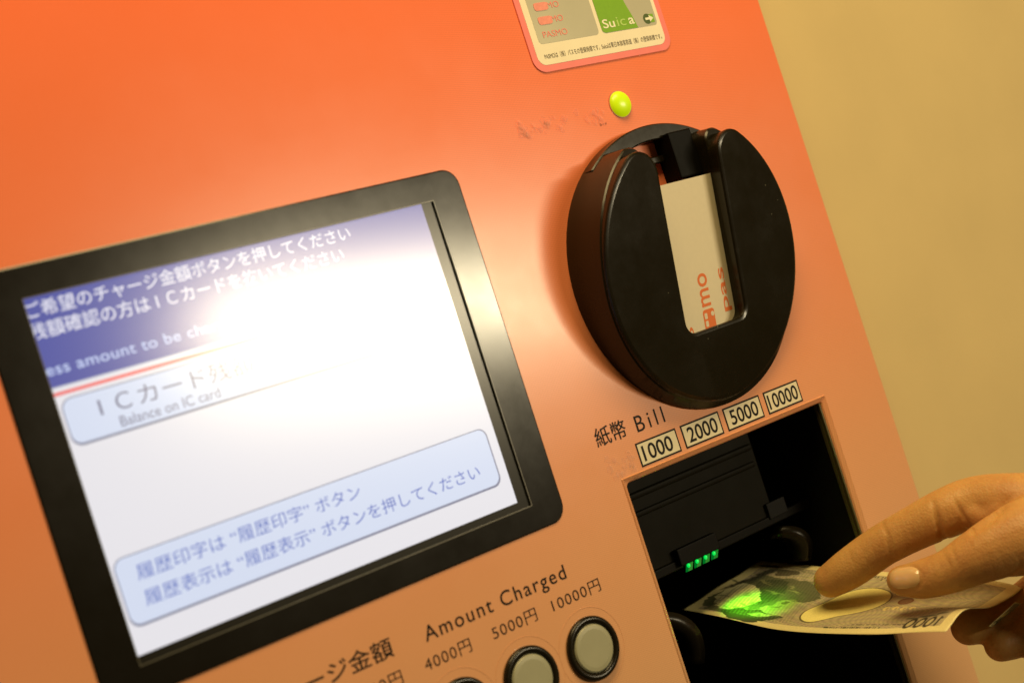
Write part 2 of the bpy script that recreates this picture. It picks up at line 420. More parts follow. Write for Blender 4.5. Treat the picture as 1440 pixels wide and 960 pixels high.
# worn remains of scraped-off lettering
def residue(cx, cy, w, hgt, n):
    bm = bmesh.new()
    for i in range(n):
        x = cx+(random.random()-0.5)*w; y = cy+(random.random()-0.5)*hgt*(0.5+random.random()*0.5); r = 0.5+random.random()*1.6; k = 9
        ph = random.random()*6
        vs = [bm.verts.new(W(x+r*(1+0.35*math.sin(3*a+ph))*math.cos(a), y+r*(1+0.3*math.sin(2*a+ph))*math.sin(a), 0.03+0.008*i)) for a in [2*math.pi*j/k for j in range(k)]]
        bm.faces.new(vs)
    me = bpy.data.meshes.new('worn_residue'); bm.to_mesh(me); bm.free(); return me
def residue_mat(name, c):
    mt = mat(name, c, 0.38, 0.4, grain=0.12, gscale=500)
    nt = mt.node_tree; b = nt.nodes['Principled BSDF']
    n = nt.nodes.new('ShaderNodeTexNoise'); n.inputs['Scale'].default_value = 420
    tc = nt.nodes.new('ShaderNodeTexCoord'); nt.links.new(tc.outputs['Object'], n.inputs['Vector'])
    mr = nt.nodes.new('ShaderNodeMapRange'); mr.inputs['From Min'].default_value = 0.35; mr.inputs['From Max'].default_value = 0.7
    mr.inputs['To Min'].default_value = 0.05; mr.inputs['To Max'].default_value = 0.42
    nt.links.new(n.outputs['Fac'], mr.inputs['Value']); nt.links.new(mr.outputs[0], b.inputs['Alpha'])
    return mt
link('worn_residue', residue(466, 94.6, 54, 8, 60), residue_mat('worn_film_upper', (0.93, 0.34, 0.21)), mac)
link('worn_residue', residue(436, -69, 15, 12, 26), residue_mat('worn_film_lower', (0.84, 0.46, 0.28)), mac)

# ---- denomination labels
for s, a, b, d0, d1 in (('1000', 447.8, 474.5, 450.6, 470.2), ('2000', 477.8, 504.4, 481.0, 501.4), ('5000', 507.6, 534.3, 511.2, 531.2), ('10000', 537.6, 563.8, 539.4, 561.6)):
    lb = sheet('denomination_label', [(a, -73.0), (b, -73.0), (b, -61.4), (a, -61.4)], 0.14, M['ink'], mac)
    sheet('label_face', [(a+0.85, -72.15), (b-0.85, -72.15), (b-0.85, -62.25), (a+0.85, -62.25)], 0.20, M['label'], lb)
    text('label_digits', s, d0, d1, -71.0, -63.4, 0.26, M['ink'], lb, 0.014)

# ---- notice sticker
st = sheet('notice_sticker', rrect(460.2, 552.6, 119.6, 215.0, 7.0), 0.55, M['sticker_pink'], mac, t=0.5)
sheet('sticker_paper', rrect(463.6, 549.2, 122.9, 211.6, 4.6), 0.64, M['sticker_cream'], st)
sheet('silver_field', rrect(467.4, 506.6, 133.3, 207.0, 2.2), 0.72, M['silver'], st)
sheet('silver_field', rrect(508.8, 547.0, 133.3, 207.0, 2.2), 0.72, M['silver'], st)
sheet('green_field', [(508.9, 136.6), (509.1, 134.4), (510.8, 133.4), (533.2, 133.4), (531.6, 139.5), (529.2, 147.0), (524.0, 170.0), (508.9, 170.0)], 0.80, M['green'], st)
text('brand_lettering', 'Su', 510.4, 518.4, 135.6, 140.2, 0.88, M['white_ink'], st, 0.012)
text('brand_lettering', 'ic', 520.0, 526.0, 135.6, 140.3, 0.88, mat('pale_green_print', (0.42, 0.62, 0.12), 0.4), st)
text('brand_lettering', 'a', 528.0, 531.8, 135.6, 139.0, 0.88, M['white_ink'], st, 0.012)
for yy in (136.2, 143.2, 150.2, 157.2):
    text('brand_lettering', 'PASMO', 471.2, 486.8, yy-0.2, yy+2.9, 0.84, M['pink_ink'], st, 0.0)
for yy in (143.0, 150.0):
    sheet('worn_smudge', rrect(471.0, 479.8, yy-0.6, yy+3.4, 1.5, 4), 0.90, mat('pink_smudge', (0.80, 0.27, 0.20), 0.5, grain=0.15, gscale=600), st)
text('caption_lettering', 'PASMOは（株）パスモの登録商標です。Suicaは東日本旅客鉄道（株）の登録商標です。', 468.0, 547.0, 125.6, 128.5, 0.74, mat('grey_caption_ink', (0.12, 0.09, 0.04), 0.5), st, 0.0)
def disc(cx, cy, r, n=24): return [(cx+r*math.cos(2*math.pi*i/n), cy+r*math.sin(2*math.pi*i/n)) for i in range(n)]
sheet('round_mark', disc(541.0, 137.0, 2.7), 0.82, M['dark_green'], st)
sheet('arrow_mark', [(542.0, 134.8), (545.6, 134.8), (545.6, 139.2), (542.0, 139.2)], 0.80, M['green'], st)
sheet('arrow_mark', [(539.6, 136.4), (542.4, 136.4), (542.4, 135.2), (545.2, 137.0), (542.4, 138.8), (542.4, 137.6), (539.6, 137.6)], 0.90, M['white_ink'], st)

# ---- indicator lamp (domed)
def dome(name, cx, cy, r, hh, m, parent, h0=0.0, n=32, k=8):
    rings = []
    for j in range(k+1):
        a = math.pi/2*j/k*0.97
        rings.append([(cx+r*math.cos(a)*math.cos(t), cy+r*math.cos(a)*math.sin(t), h0+hh*math.sin(a)) for t in [2*math.pi*i/n for i in range(n)]])
    return loft(name, rings, m, parent, cap_first=False, smooth=True)
dome('indicator_lamp', 505.7, 97.3, 6.6, 3.6, M['lamp'], mac)
frame_ring('lamp_collar', disc(505.7, 97.3, 7.05, 32), disc(505.7, 97.3, 6.55, 32), 0, 0.3, M['panel_edge'], mac)

# ---- card holder
HC = (512.1, 11.7)
def fh(x, y): return 18.2-0.057*(x-HC[0])+0.192*(y-HC[1])
def bh(x, y): return fh(x, y)-1.7-0.0020*max(0.0, y-HC[1])**2
def u_outline(r, xl, xr, yb, rl, rr_, rb, n=72):
    cx, cy = HC
    lx = xl-rl; ly = cy+math.sqrt((r-rl)**2-(lx-cx)**2)
    rx = xr+rr_; ry = cy+math.sqrt((r-rr_)**2-(rx-cx)**2)
    aL = math.atan2(ly-cy, lx-cx); aR = math.atan2(ry-cy, rx-cx)
    pts = []
    a0, a1 = aL, aR+2*math.pi                      # counter-clockwise round the bottom
    for i in range(n+1):
        a = a0+(a1-a0)*i/n; pts.append((cx+r*math.cos(a), cy+r*math.sin(a)))
    for i in range(1, 11):                          # right lobe: from direction aR to pi
        a = aR+(math.pi-aR)*i/10; pts.append((rx+rr_*math.cos(a), ry+rr_*math.sin(a)))
    for i in range(0, 7):                           # slot, lower right corner
        a = -math.pi/2*i/6; pts.append((xr-rb+rb*math.cos(a), yb+rb+rb*math.sin(a)))
    for i in range(0, 7):
        a = -math.pi/2-math.pi/2*i/6; pts.append((xl+rb+rb*math.cos(a), yb+rb+rb*math.sin(a)))
    for i in range(0, 10):                          # left lobe
        a = 0+aL*i/10; pts.append((lx+rl*math.cos(a), ly+rl*math.sin(a)))
    return pts
fo = u_outline(68.5, 490.0, 534.2, -21.0, 12.0, 11.0, 6.0)
def scale_out(pts, k): # widen only the round outer side
    out = []
    for x, y in pts:
        d = math.hypot(x-HC[0], y-HC[1]); w = min(1, max(0, (d-60)/7))
        out.append((HC[0]+(x-HC[0])*(1+k*w), HC[1]+(y-HC[1])*(1+k*w)))
    return out
body_o = u_outline(69.2, 489.2, 535.0, -21.8, 8.0, 7.0, 6.0)
base_o = scale_out(body_o, 0.032)
ins1 = offset_poly(body_o, 0.8)
body = loft('card_holder', [[(x, y, 0.0) for x, y in base_o], [(x, y, 1.5) for x, y in base_o],
                    [(x, y, bh(x, y)-0.8) for x, y in body_o], [(x, y, bh(x, y)) for x, y in ins1]], M['black'], mac)
f1, f2, f3 = offset_poly(fo, 0.45), offset_poly(fo, 1.3), offset_poly(fo, 1.9)
face = loft('face_plate', [[(x, y, bh(x, y)-1.0) for x, y in fo], [(x, y, fh(x, y)-1.5) for x, y in fo], [(x, y, fh(x, y)-0.5) for x, y in f1],
                    [(x, y, fh(x, y)-0.15) for x, y in f2], [(x, y, fh(x, y)-0.0) for x, y in f3]], M['black'], body)
auto_smooth(body, 13); auto_smooth(face, 13)
# low ring that shows behind the slot, and the card guides
def arc_block(name, r0, r1, a0, a1, h0, h1, m, parent, n=28):
    pts = [(HC[0]+r1*math.cos(math.radians(a0+(a1-a0)*i/n)), HC[1]+r1*math.sin(math.radians(a0+(a1-a0)*i/n))) for i in range(n+1)]
    pts += [(HC[0]+r0*math.cos(math.radians(a1+(a0-a1)*i/n)), HC[1]+r0*math.sin(math.radians(a1+(a0-a1)*i/n))) for i in range(n+1)]
    top = offset_poly(pts, 0.6)
    return loft(name, [[(x, y, h0) for x, y in pts], [(x, y, h1-0.6) for x, y in pts], [(x, y, h1) for x, y in top]], m, parent)
arc_block('rear_ring', 63.5, 71.4, 52, 128, 0.0, 8.0, M['black'], body)
box('guide_tongue', 519.0, 534.5, 53.0, 76.5, 0.0, 12.0, M['black_matt'], body, bev=0.8)
box('guide_rail', 536.0, 545.0, 52.5, 63.0, 0.5, 17.0, M['black'], body, bev=0.8)
box('guide_bridge', 490.0, 521.0, 64.0, 67.5, 0.5, 4.0, M['black'], body, bev=0.6)
# the card in the slot (a thing of its own)
CO = -9.0
def cardmap(off=0.0):
    def f(x, y):
        return W(x, y, fh(x, y)+CO+off)
    return f
cp = rrect(484.2, 538.2, -26.0, 51.6, 2.6, 5)
card = loft('transit_card', [[(x, y, fh(x, y)+CO-0.76) for x, y in cp], [(x, y, fh(x, y)+CO) for x, y in cp]], M['card'])
tag(card, 'cream plastic transit card with orange lettering standing in the round black holder', 'card')
text('card_lettering', 'mo', 511.6, 518.6, -10.8, 5.6, 0, M['card_ink'], card, 0.012, 1.0, 90, cardmap(0.05))
text('card_lettering', 'pas', 527.6, 533.2, -16.4, 5.6, 0, M['card_ink'], card, 0.012, 1.0, 90, cardmap(0.05))
text('card_lettering', 'o', 499.6, 502.6, -25.0, -18.0, 0, M['card_ink'], card, 0.012, 1.0, 90, cardmap(0.05))
def csheet(name, pts, off, m): return loft(name, [[tuple((x, y, fh(x, y)+CO+off-0.03)) for x, y in pts], [(x, y, fh(x, y)+CO+off) for x, y in pts]], m, card)
csheet('train_mark', rrect(511.2, 519.6, -25.4, -12.2, 1.6, 5), 0.06, M['card_ink'])
for yy in (-24.4, -20.6, -16.8):
    csheet('train_window', rrect(512.2, 514.2, yy, yy+2.9, 0.5, 3), 0.10, M['card'])
csheet('train_lamp', disc(518.2, -15.0, 1.2, 14), 0.10, M['card'])

# ---- bill slot
LEDT = (np.array(CAM)+CD*760+CR*((1040-720)/2100*760)-CU*((836-480)/2100*760)).tolist()
# chamfered orange rim, four sloped sides
def slope_rim():
    o = rrect(OX0-3.2, OX1+3.2, OY0-3.2, OY1+3.2, [0.6, 0.6, 0.6, 0.6]); i1 = rrect(OX0-0.6, OX1+0.6, OY0, OY1+0.5, [1.2, 2.8, 1.2, 1.2]); i2 = rrect(OX0, OX1, OY0+0.6, OY1, [0.8, 2.4, 0.8, 0.8])
    rings = [[(x, y, 0.05) for x, y in o], [(x, y, 0.50) for x, y in offset_poly(o, 0.5)], [(x, y, 0.15) for x, y in offset_poly(o, 1.0)], [(x, y, -0.9) for x, y in i1], [(x, y, -1.8) for x, y in i2]]
    bm = bmesh.new(); R = [[bm.verts.new(W(*p)) for p in r] for r in rings]; n = len(R[0])
    for a, b in zip(R, R[1:]):
        for k in range(n): bm.faces.new((a[k], a[(k+1) % n], b[(k+1) % n], b[k]))
    bmesh.ops.recalc_face_normals(bm, faces=bm.faces)
    me = bpy.data.meshes.new('slot_rim'); bm.to_mesh(me); bm.free(); return me
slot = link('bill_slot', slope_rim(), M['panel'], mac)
# housing: open box behind the rim
def open_box(x0, x1, y0, y1, h0, h1):
    v = [W(x, y, h) for h in (h1, h0) for x, y in ((x0, y0), (x1, y0), (x1, y1), (x0, y1))]
    return v, [(0, 1, 5, 4), (1, 2, 6, 5), (2, 3, 7, 6), (3, 0, 4, 7), (4, 5, 6, 7)]
v, f = open_box(OX0-0.2, OX1+0.3, OY0+0.3, OY1+0.3, -130, -1.8)
link('housing', mesh_py('housing', v, f), M['cavity'], slot)
box('metal_trim', OX1-0.9, OX1+0.2, OY0+1, OY1-0.3, -3.4, -1.9, M['olive'], slot, bev=0.3)
box('metal_trim', OX1-1.0, OX1+0.2, OY0+1, OY1-0.3, -6.2, -4.1, M['olive'], slot, bev=0.3)
box('shutter_plate', 440.0, 548.0, -126.5, -78.5, -33.0, -30.0, M['plate'], slot, bev=0.6)
box('shutter_lip', 438.0, 545.0, -90.0, -86.5, -30.0, -26.5, M['plate'], slot, bev=1.5, seg=3)
box('shutter_lip', 438.0, 545.0, -99.0, -96.0, -30.0, -28.2, M['plate'], slot, bev=1.2, seg=3)
box('sensor_bar', 440.0, 575.0, -131.0, -126.5, -34.0, -29.0, M['black_matt'], slot, bev=0.6)
box('sensor_block', 474.0, 502.0, -129.5, -121.0, -30.0, -26.0, M['black_matt'], slot, bev=0.6)
box('sensor_block', 543.0, 557.0, -128.0, -119.5, -31.0, -28.0, M['cavity'], slot, bev=0.6)
led0 = None
for i in range(4):
    x = 477.6+i*6.1
    if led0 is None:
        led0 = loft('led', [[(x+(2.0 if k in (2, 3) else 0)+px, -133.6+py, -29.0) for k, (px, py) in enumerate(((0, 0), (3.6, 0), (3.6, 4.2), (0, 4.2)))],
                            [(x+(2.0 if k in (2, 3) else 0)+px, -133.3+py, -27.2) for k, (px, py) in enumerate(((0.4, 0), (3.2, 0), (3.2, 3.4), (0.4, 3.4)))]], M['led_dark'], slot)
        c0 = dome('led_chip', x+1.6, -130.6, 1.15, 0.7, M['led'], led0, h0=-27.2, n=12, k=3)
        base0 = led0.location.copy()
    else:
        o = led0.copy(); col.objects.link(o); o.parent = slot; o.location = base0+Vector((0.0061*i, 0, 0))
        c = c0.copy(); col.objects.link(c); c.parent = o
gl = bpy.data.lights.new('led_light', 'SPOT'); gl.shadow_soft_size = 0.004; gl.energy = 0.25; gl.color = (0.12, 1.0, 0.0)
gl.spot_size = math.radians(54); gl.spot_blend = 0.9
glo = bpy.data.objects.new('led_light', gl); col.objects.link(glo); glo.location = W(492, -134.6, -29)
glo.rotation_euler = (W(*LEDT)-W(492, -134.6, -29)).to_track_quat('-Z', 'Y').to_euler()
# curved guide plates on both sides of the throat
def guide(name, cx, cy, h, r, a0, a1, w, m, n=14):
    v = []; f = []
    for i in range(n+1):
        a = math.radians(a0+(a1-a0)*i/n)
        for rr2, dh in ((r, 0), (r+w, 0), (r+w, -14), (r, -14)):
            v.append(W(cx+rr2*math.cos(a), cy+rr2*math.sin(a), h+dh+6*math.sin(math.pi*i/n)))
    for i in range(n):
        for k in range(4): f.append((i*4+k, i*4+(k+1) % 4, i*4+4+(k+1) % 4, i*4+4+k))
    f += [(0, 1, 2, 3), (n*4+3, n*4+2, n*4+1, n*4)]
    me = fix_normals(mesh_py(name, v, f)); o = link(name, me, m, slot, smooth=True); return o
guide('bill_guide', 549, -152, -33, 12, 85, -20, 6, M['guide'])
guide('bill_guide', 436, -168, -18, 20, 90, -15, 7, M['guide'])

# ---- push buttons
CAPH = 1.8
BX = 388.2; BY = -139.3
b0 = None
for i in range(4):
    if b0 is None:
        o1 = disc(BX, BY, 14.4, 48); o2 = disc(BX, BY, 13.7, 48); o3 = disc(BX, BY, 11.6, 48); o4 = disc(BX, BY, 10.9, 48)
        rings = [[(x, y, 0) for x, y in o1], [(x, y, 1.2) for x, y in o1], [(x, y, 2.2) for x, y in o2], [(x, y, 2.0) for x, y in o3], [(x, y, 0.6) for x, y in o4]]
        bm = bmesh.new(); R = [[bm.verts.new(W(*p)) for p in r] for r in rings]; n = 48
        for a, b in zip(R, R[1:]):
            for k in range(n): bm.faces.new((a[k], a[(k+1) % n], b[(k+1) % n], b[k]))
        bmesh.ops.recalc_face_normals(bm, faces=bm.faces)
        me = bpy.data.meshes.new('push_button'); bm.to_mesh(me); bm.free()
        b0 = link('push_button', me, M['black'], mac, smooth=True)
        kids = [loft('button_cap', [[(x, y, 0.3) for x, y in disc(BX, BY, 10.8, 48)], [(x, y, 1.3) for x, y in disc(BX, BY, 10.8, 48)],
                              [(x, y, 1.9) for x, y in disc(BX, BY, 10.1, 48)], [(x, y, 2.05) for x, y in disc(BX, BY, 8.5, 48)]], M['cap'], b0),
                frame_ring('guard_film', disc(BX, BY, 18.5, 48), disc(BX, BY, 18.1, 48), 0, 0.09, M['panel'], b0)]
        loc0 = b0.location.copy()
    else:
        o = b0.copy(); col.objects.link(o); o.parent = mac; o.location = loc0+Vector((-0.0361*i, 0, 0))
        for kd in kids:
            c = kd.copy(); col.objects.link(c); c.parent = o

# ------------------------------------------------------------------ banknote
def at(px, py, depth):      # point of the place seen at (px, py), `depth` mm away along the view axis
    return np.array(CAM)+CD*depth+CR*((px-720)/2100*depth)-CU*((py-480)/2100*depth)
GRID = [[(959,857),(1023,870),(1086,884),(1148,888),(1210,891),(1270,891),(1330,888)],
        [(977,843),(1047,849),(1112,860),(1172,866),(1236,866),(1300,863),(1356,859)],
        [(1030,812),(1092,818),(1152,826),(1214,833),(1275,838),(1335,844),(1400,850)],
        [(1070,787),(1125,794),(1187,799),(1250,804),(1312,808),(1375,812),(1440,826)]]
TV = [0.0, 0.25, 0.6, 1.0]
def bdepth(s, t): return 771-106*s+53*t
def interp(vals, xs, x):  # noqa
    """Catmull-Rom through the given values"""
    n = len(xs); i = max(0, min(n-2, int(np.searchsorted(xs, x)-1)))
    u = (x-xs[i])/(xs[i+1]-xs[i]); p0 = vals[max(0, i-1)]; p1 = vals[i]; p2 = vals[i+1]; p3 = vals[min(n-1, i+2)]
    if i == 0: p0 = 2*p1-p2
    if i == n-2: p3 = 2*p2-p1
    return 0.5*((2*p1)+(-p0+p2)*u+(2*p0-5*p1+4*p2-p3)*u*u+(-p0+3*p1-3*p2+p3)*u**3)
C3 = [[at(x, y, bdepth(i/6, t)) for i, (x, y) in enumerate(row)] for row, t in zip(GRID, TV)]
SV = [i/6 for i in range(7)]
def bsurf(s, t): return interp([interp(r, SV, s) for r in C3], TV, t)

def bill_image():
    w, h = 1024, 512
    y, x = np.mgrid[0:h, 0:w]; s = x/w; t = y/h
    cream = np.array([0.85, 0.78, 0.48]); tone = np.array([0.54, 0.49, 0.33])
    im = np.ones((h, w, 3))*cream
    def mix(mask, c, a=1.0):
        mm = (np.clip(mask, 0, 1)*a)[..., None]; im[:] = im*(1-mm)+np.array(c)*mm
    def cloud(k, a):
        c = rng.normal(0, 1, (k+3, k+3)); yy, xx = np.linspace(0, k, h), np.linspace(0, k, w)
        y0, x0 = yy.astype(int), xx.astype(int); fy, fx = (yy-y0)[:, None], (xx-x0)[None]
        fy = fy*fy*(3-2*fy); fx = fx*fx*(3-2*fx)
        g = lambda i, j: c[np.ix_(y0+i, x0+j)]
        return a*((g(0, 0)*(1-fx)+g(0, 1)*fx)*(1-fy)+(g(1, 0)*(1-fx)+g(1, 1)*fx)*fy)
    s_, t_ = s, t
    wob_s = cloud(9, 0.006)+cloud(30, 0.004)+cloud(80, 0.002); wob_t = cloud(9, 0.014)+cloud(30, 0.010)+cloud(80, 0.005)
    def soft(d, e=0.004): return np.clip(0.5-d/e, 0, 1)
    def rect(s0, s1, t0, t1): return soft(np.maximum(np.maximum(s0-s, s-s1)*1.97, np.maximum(t0-t, t-t1)))
    def ell(cs, ct, a, b, rot=0):
        ds = (s-cs)*1.97; dt = t-ct; c, q = math.cos(rot), math.sin(rot)
        u = ds*c+dt*q; v2 = -ds*q+dt*c; return soft((np.sqrt((u/a)**2+(v2/b)**2)-1)*min(a, b))
    field = rect(0.045, 0.955, 0.075, 0.925)
    mix(field, tone, 0.55)
    mix(field*(0.5+0.5*np.sin(60*s+9*np.sin(14*t)+5*t)), (0.42, 0.46, 0.36), 0.22)
    mix(field*(0.5+0.5*np.sin(90*t+6*np.sin(17*s))), (0.56, 0.42, 0.42), 0.36)
    fl = np.clip(np.sin(230*s+20*np.sin(12*t))*np.sin(210*t+18*np.sin(9*s))*1.5, 0, 1)
    mix(field*fl, (0.30, 0.29, 0.24), 0.40)
    def poly(pts, soft_w=0.006):
        P = np.array(pts, float); P = np.array([interp(np.vstack([P[-2:], P, P[:2]]), list(range(-2, len(P)+2)), q) for q in np.linspace(0, len(P), len(P)*5)[:-1]])
        A = np.zeros((h, w), bool); D_ = np.full((h, w), 9.0)
        for a, b in zip(P, np.roll(P, -1, 0)):
            c_ = ((a[1] > t) != (b[1] > t)) & (s < (b[0]-a[0])*(t-a[1])/(b[1]-a[1]+1e-12)+a[0]); A ^= c_
            e = (b-a)*[1.97, 1]; q = np.clip((((s-a[0])*1.97)*e[0]+(t-a[1])*e[1])/(e@e+1e-12), 0, 1)
            D_ = np.minimum(D_, np.hypot((s-a[0])*1.97-q*e[0], t-a[1]-q*e[1]))
        return np.clip(0.5+np.where(A, D_, -D_)/soft_w, 0, 1)
    # central watermark window
    ov = [(0.385, 0.27), (0.40, 0.17), (0.45, 0.15), (0.53, 0.27), (0.61, 0.40), (0.625, 0.52), (0.585, 0.645), (0.51, 0.69), (0.45, 0.58), (0.41, 0.42)]
    mix(poly([(0.5+(a-0.5)*1.04, 0.42+(b-0.42)*1.045) for a, b in ov]), (0.22, 0.19, 0.11), 0.85)
    mix(poly(ov), (0.97, 0.90, 0.46), 1)
    s, t = s_+wob_s, t_+wob_t
    # dark figure (plain, no particular person): hair mass, pale face patch, jacket, shirt
    mix(poly([(0.06, 0.50), (0.09, 0.68), (0.16, 0.68), (0.30, 0.66), (0.37, 0.52), (0.36, 0.44), (0.27, 0.33), (0.22, 0.22), (0.12, 0.07), (0.05, 0.16), (0.03, 0.32)]), (0.19, 0.21, 0.12), 0.85)
    mix(poly([(0.11, 0.54), (0.14, 0.64), (0.21, 0.62), (0.24, 0.45), (0.21, 0.27), (0.16, 0.36)]), (0.12, 0.15, 0.08), 0.8)
    mix(poly([(0.07, 0.22), (0.045, 0.34), (0.055, 0.47), (0.09, 0.55), (0.135, 0.47), (0.17, 0.36), (0.19, 0.28), (0.125, 0.14)]), (0.88, 0.84, 0.55), 1)
    mix(poly([(0.12, 0.11), (0.16, 0.02), (0.24, 0.03), (0.30, 0.09), (0.33, 0.17), (0.27, 0.19), (0.22, 0.21), (0.15, 0.17)]), (0.12, 0.12, 0.08), 0.92)
    mix(poly([(0.205, 0.13), (0.25, 0.12), (0.295, 0.17), (0.25, 0.175)], 0.02), (0.70, 0.66, 0.42), 0.9)
    mix(poly([(0.25, 0.23), (0.30, 0.25), (0.33, 0.34), (0.31, 0.41), (0.27, 0.38), (0.245, 0.30)]), (0.50, 0.50, 0.26), 0.9)
    mix(ell(0.285, 0.33, 0.035, 0.018, 0.5), (0.2, 0.2, 0.1), 0.8)
    mix(ell(0.265, 0.27, 0.03, 0.012, 0.5), (0.2, 0.2, 0.1), 0.7)
    mix(poly([(0.04, 0.44), (0.06, 0.62), (0.09, 0.80), (0.14, 0.84), (0.12, 0.76), (0.085, 0.60)], 0.02), (0.12, 0.12, 0.08), 0.9)
    mix(poly([(0.13, 0.72), (0.14, 0.84), (0.19, 0.86), (0.20, 0.78), (0.17, 0.73)]), (0.14, 0.12, 0.08), 0.85)
    mix(poly([(0.03, 0.86), (0.04, 0.89), (0.11, 0.885), (0.11, 0.865)]), (0.10, 0.09, 0.06), 0.9)
    for k in range(46):
        cs = 0.03+0.32*rng.random(); ct = 0.08+0.8*rng.random()
        mix(ell(cs, ct, 0.02+0.05*rng.random(), 0.006+0.006*rng.random(), -0.6+0.5*rng.random()), (0.18, 0.20, 0.11) if k % 3 else (0.66, 0.64, 0.36), 0.45)
    eng = np.clip(0.5+0.9*np.sin(520*s_+40*t_+60*wob_s)+cloud(60, 0.5), 0, 1)*((s_ > 0.06)*(s_ < 0.37)*(t_ > 0.1)*(t_ < 0.92))
    mix(eng, (0.34, 0.34, 0.24), 0.38)
    s, t = s_, t_
    # micro lettering rows and serial number
    for (s0, s1, t0, hh, st, c) in ((0.50, 0.72, 0.085, 0.022, 34, 0.10), (0.60, 0.80, 0.13, 0.02, 30, 0.3), (0.82, 0.95, 0.40, 0.03, 12, 0.25), (0.50, 0.78, 0.86, 0.03, 20, 0.2), (0.40, 0.55, 0.90, 0.03, 14, 0.2)):
        nn = st*2; cell = np.floor((s-s0)/(s1-s0)*nn).astype(int); rnd = rng.random(nn+1)
        rr = rng.random((h, w)) if False else None
        on = rect(s0, s1, t0-hh/2, t0+hh/2)*((rnd[np.clip(cell, 0, nn)] > 0.45))
        mix(on, (c, c*0.9, c*0.7), 0.75)
    # large numerals 1000, standing on the far long edge (so they read upside down from here)
    def zero(cs, ct, a, b):
        mix(ell(cs, ct, a, b), (0.12, 0.11, 0.08), 0.95); mix(ell(cs, ct, a*0.5, b*0.62), tuple(tone*0.6+cream*0.4), 1)
    for cs in (0.815, 0.855, 0.895): zero(cs, 0.135, 0.037, 0.072)
    mix(rect(0.925, 0.934, 0.075, 0.195), (0.12, 0.11, 0.08), 0.95)
    mix(rect(0.934, 0.942, 0.16, 0.18), (0.12, 0.11, 0.08), 0.8)
    for cs, ct, a, b in ((0.86, 0.225, 0.08, 0.016), (0.91, 0.25, 0.05, 0.02), (0.80, 0.21, 0.05, 0.012)): mix(ell(cs, ct, a, b), (0.22, 0.23, 0.16), 0.8)
    for k in range(4):
        cs = 0.655+0.032*k; mix(ell(cs, 0.385+0.01*(k % 2), 0.022, 0.028), (0.85, 0.75, 0.40), 0.9); mix(ell(cs+0.004, 0.385, 0.008, 0.018), (0.5, 0.42, 0.3), 0.8)
    mix(ell(0.69, 0.515, 0.05, 0.06), (0.30, 0.12, 0.06), 0.85); mix(ell(0.69, 0.515, 0.037, 0.045), (0.42, 0.30, 0.20), 0.8)
    nz = rng.normal(0, 1, (h//4, w//4)); nz = np.kron(nz, np.ones((4, 4)))
    im *= (1+0.02*nz)[..., None]
    px = np.ones((h, w, 4), dtype=np.float32); px[..., :3] = np.clip(im, 0, 1)
    img = bpy.data.images.new('note_print', w, h, float_buffer=True); img.colorspace_settings.name = 'Non-Color'
    img.pixels.foreach_set((px).ravel()); img.update(); return img
def bill_material():
    mt = bpy.data.materials.new('printed_note_paper'); mt.use_nodes = True; nt = mt.node_tree; b = nt.nodes['Principled BSDF']
    ti = nt.nodes.new('ShaderNodeTexImage'); ti.image = bill_image(); ti.extension = 'EXTEND'
    uv = nt.nodes.new('ShaderNodeUVMap'); nt.links.new(uv.outputs[0], ti.inputs[0])
    g = nt.nodes.new('ShaderNodeGamma'); g.inputs[1].default_value = 1.55; nt.links.new(ti.outputs[0], g.inputs[0])
    nt.links.new(g.outputs[0], b.inputs['Base Color'])
    b.inputs['Roughness'].default_value = 0.6; b.inputs['Specular IOR Level'].default_value = 0.25
    n = nt.nodes.new('ShaderNodeTexNoise'); n.inputs['Scale'].default_value = 90; n.inputs['Detail'].default_value = 6
    tc = nt.nodes.new('ShaderNodeTexCoord'); nt.links.new(tc.outputs['Object'], n.inputs['Vector'])
    bp = nt.nodes.new('ShaderNodeBump'); bp.inputs['Strength'].default_value = 0.35; bp.inputs['Distance'].default_value = 0.0006
    nt.links.new(n.outputs['Fac'], bp.inputs['Height']); nt.links.new(bp.outputs[0], b.inputs['Normal'])
    return mt
M['note'] = bill_material()
def surface_mesh(name, fn, ns, nt_, th=0.12):
    v = []; uvs = []
    for j in range(nt_+1):
        for i in range(ns+1):
            s, t = i/ns, j/nt_; v.append(W(*fn(s, t))); uvs.append((s, t))
    f = []
    for j in range(nt_):
        for i in range(ns): a = j*(ns+1)+i; f.append((a, a+1, a+ns+2, a+ns+1))
    me = mesh_py(name, v, f); ul = me.uv_layers.new(name='UVMap')
    for lp in me.loops: ul.data[lp.index].uv = uvs[lp.vertex_index]
    return me
def wrinkle(s, t):
    p = bsurf(s, t).copy()
    p[1] += 0.5*math.sin(9*s+5*t)*math.sin(11*t+2)+0.12*math.sin(23*s-8*t)
    return p
note = link('banknote', surface_mesh('banknote', wrinkle, 90, 40), M['note'], None, smooth=True)
tag(note, 'pale printed 1000 yen banknote pinched between finger and thumb, going into the slot', 'banknote')
sol = note.modifiers.new('thickness', 'SOLIDIFY'); sol.thickness = 0.00012; sol.offset = 0

# second folded note below, only its edge shows between the lower fingers
def under(s, t):
    a = at(1388+40*s*1.0, 880-30*s, 700); b = at(1398+44*s, 880-30*s, 735)
    return a*(1-t)+b*t
n2 = link('banknote', surface_mesh('banknote_under', lambda s, t: at(1391, 880, 690)*(1-s)*(1-t)+at(1428, 846, 690)*s*(1-t)+at(1398, 881, 712)*(1-s)*t+at(1436, 848, 712)*s*t, 6, 4), M['note'], None)
tag(n2, 'thin edge of a second note showing between the two lower fingertips', 'banknote')
s2 = n2.modifiers.new('thickness', 'SOLIDIFY'); s2.thickness = 0.0002; s2.offset = 0

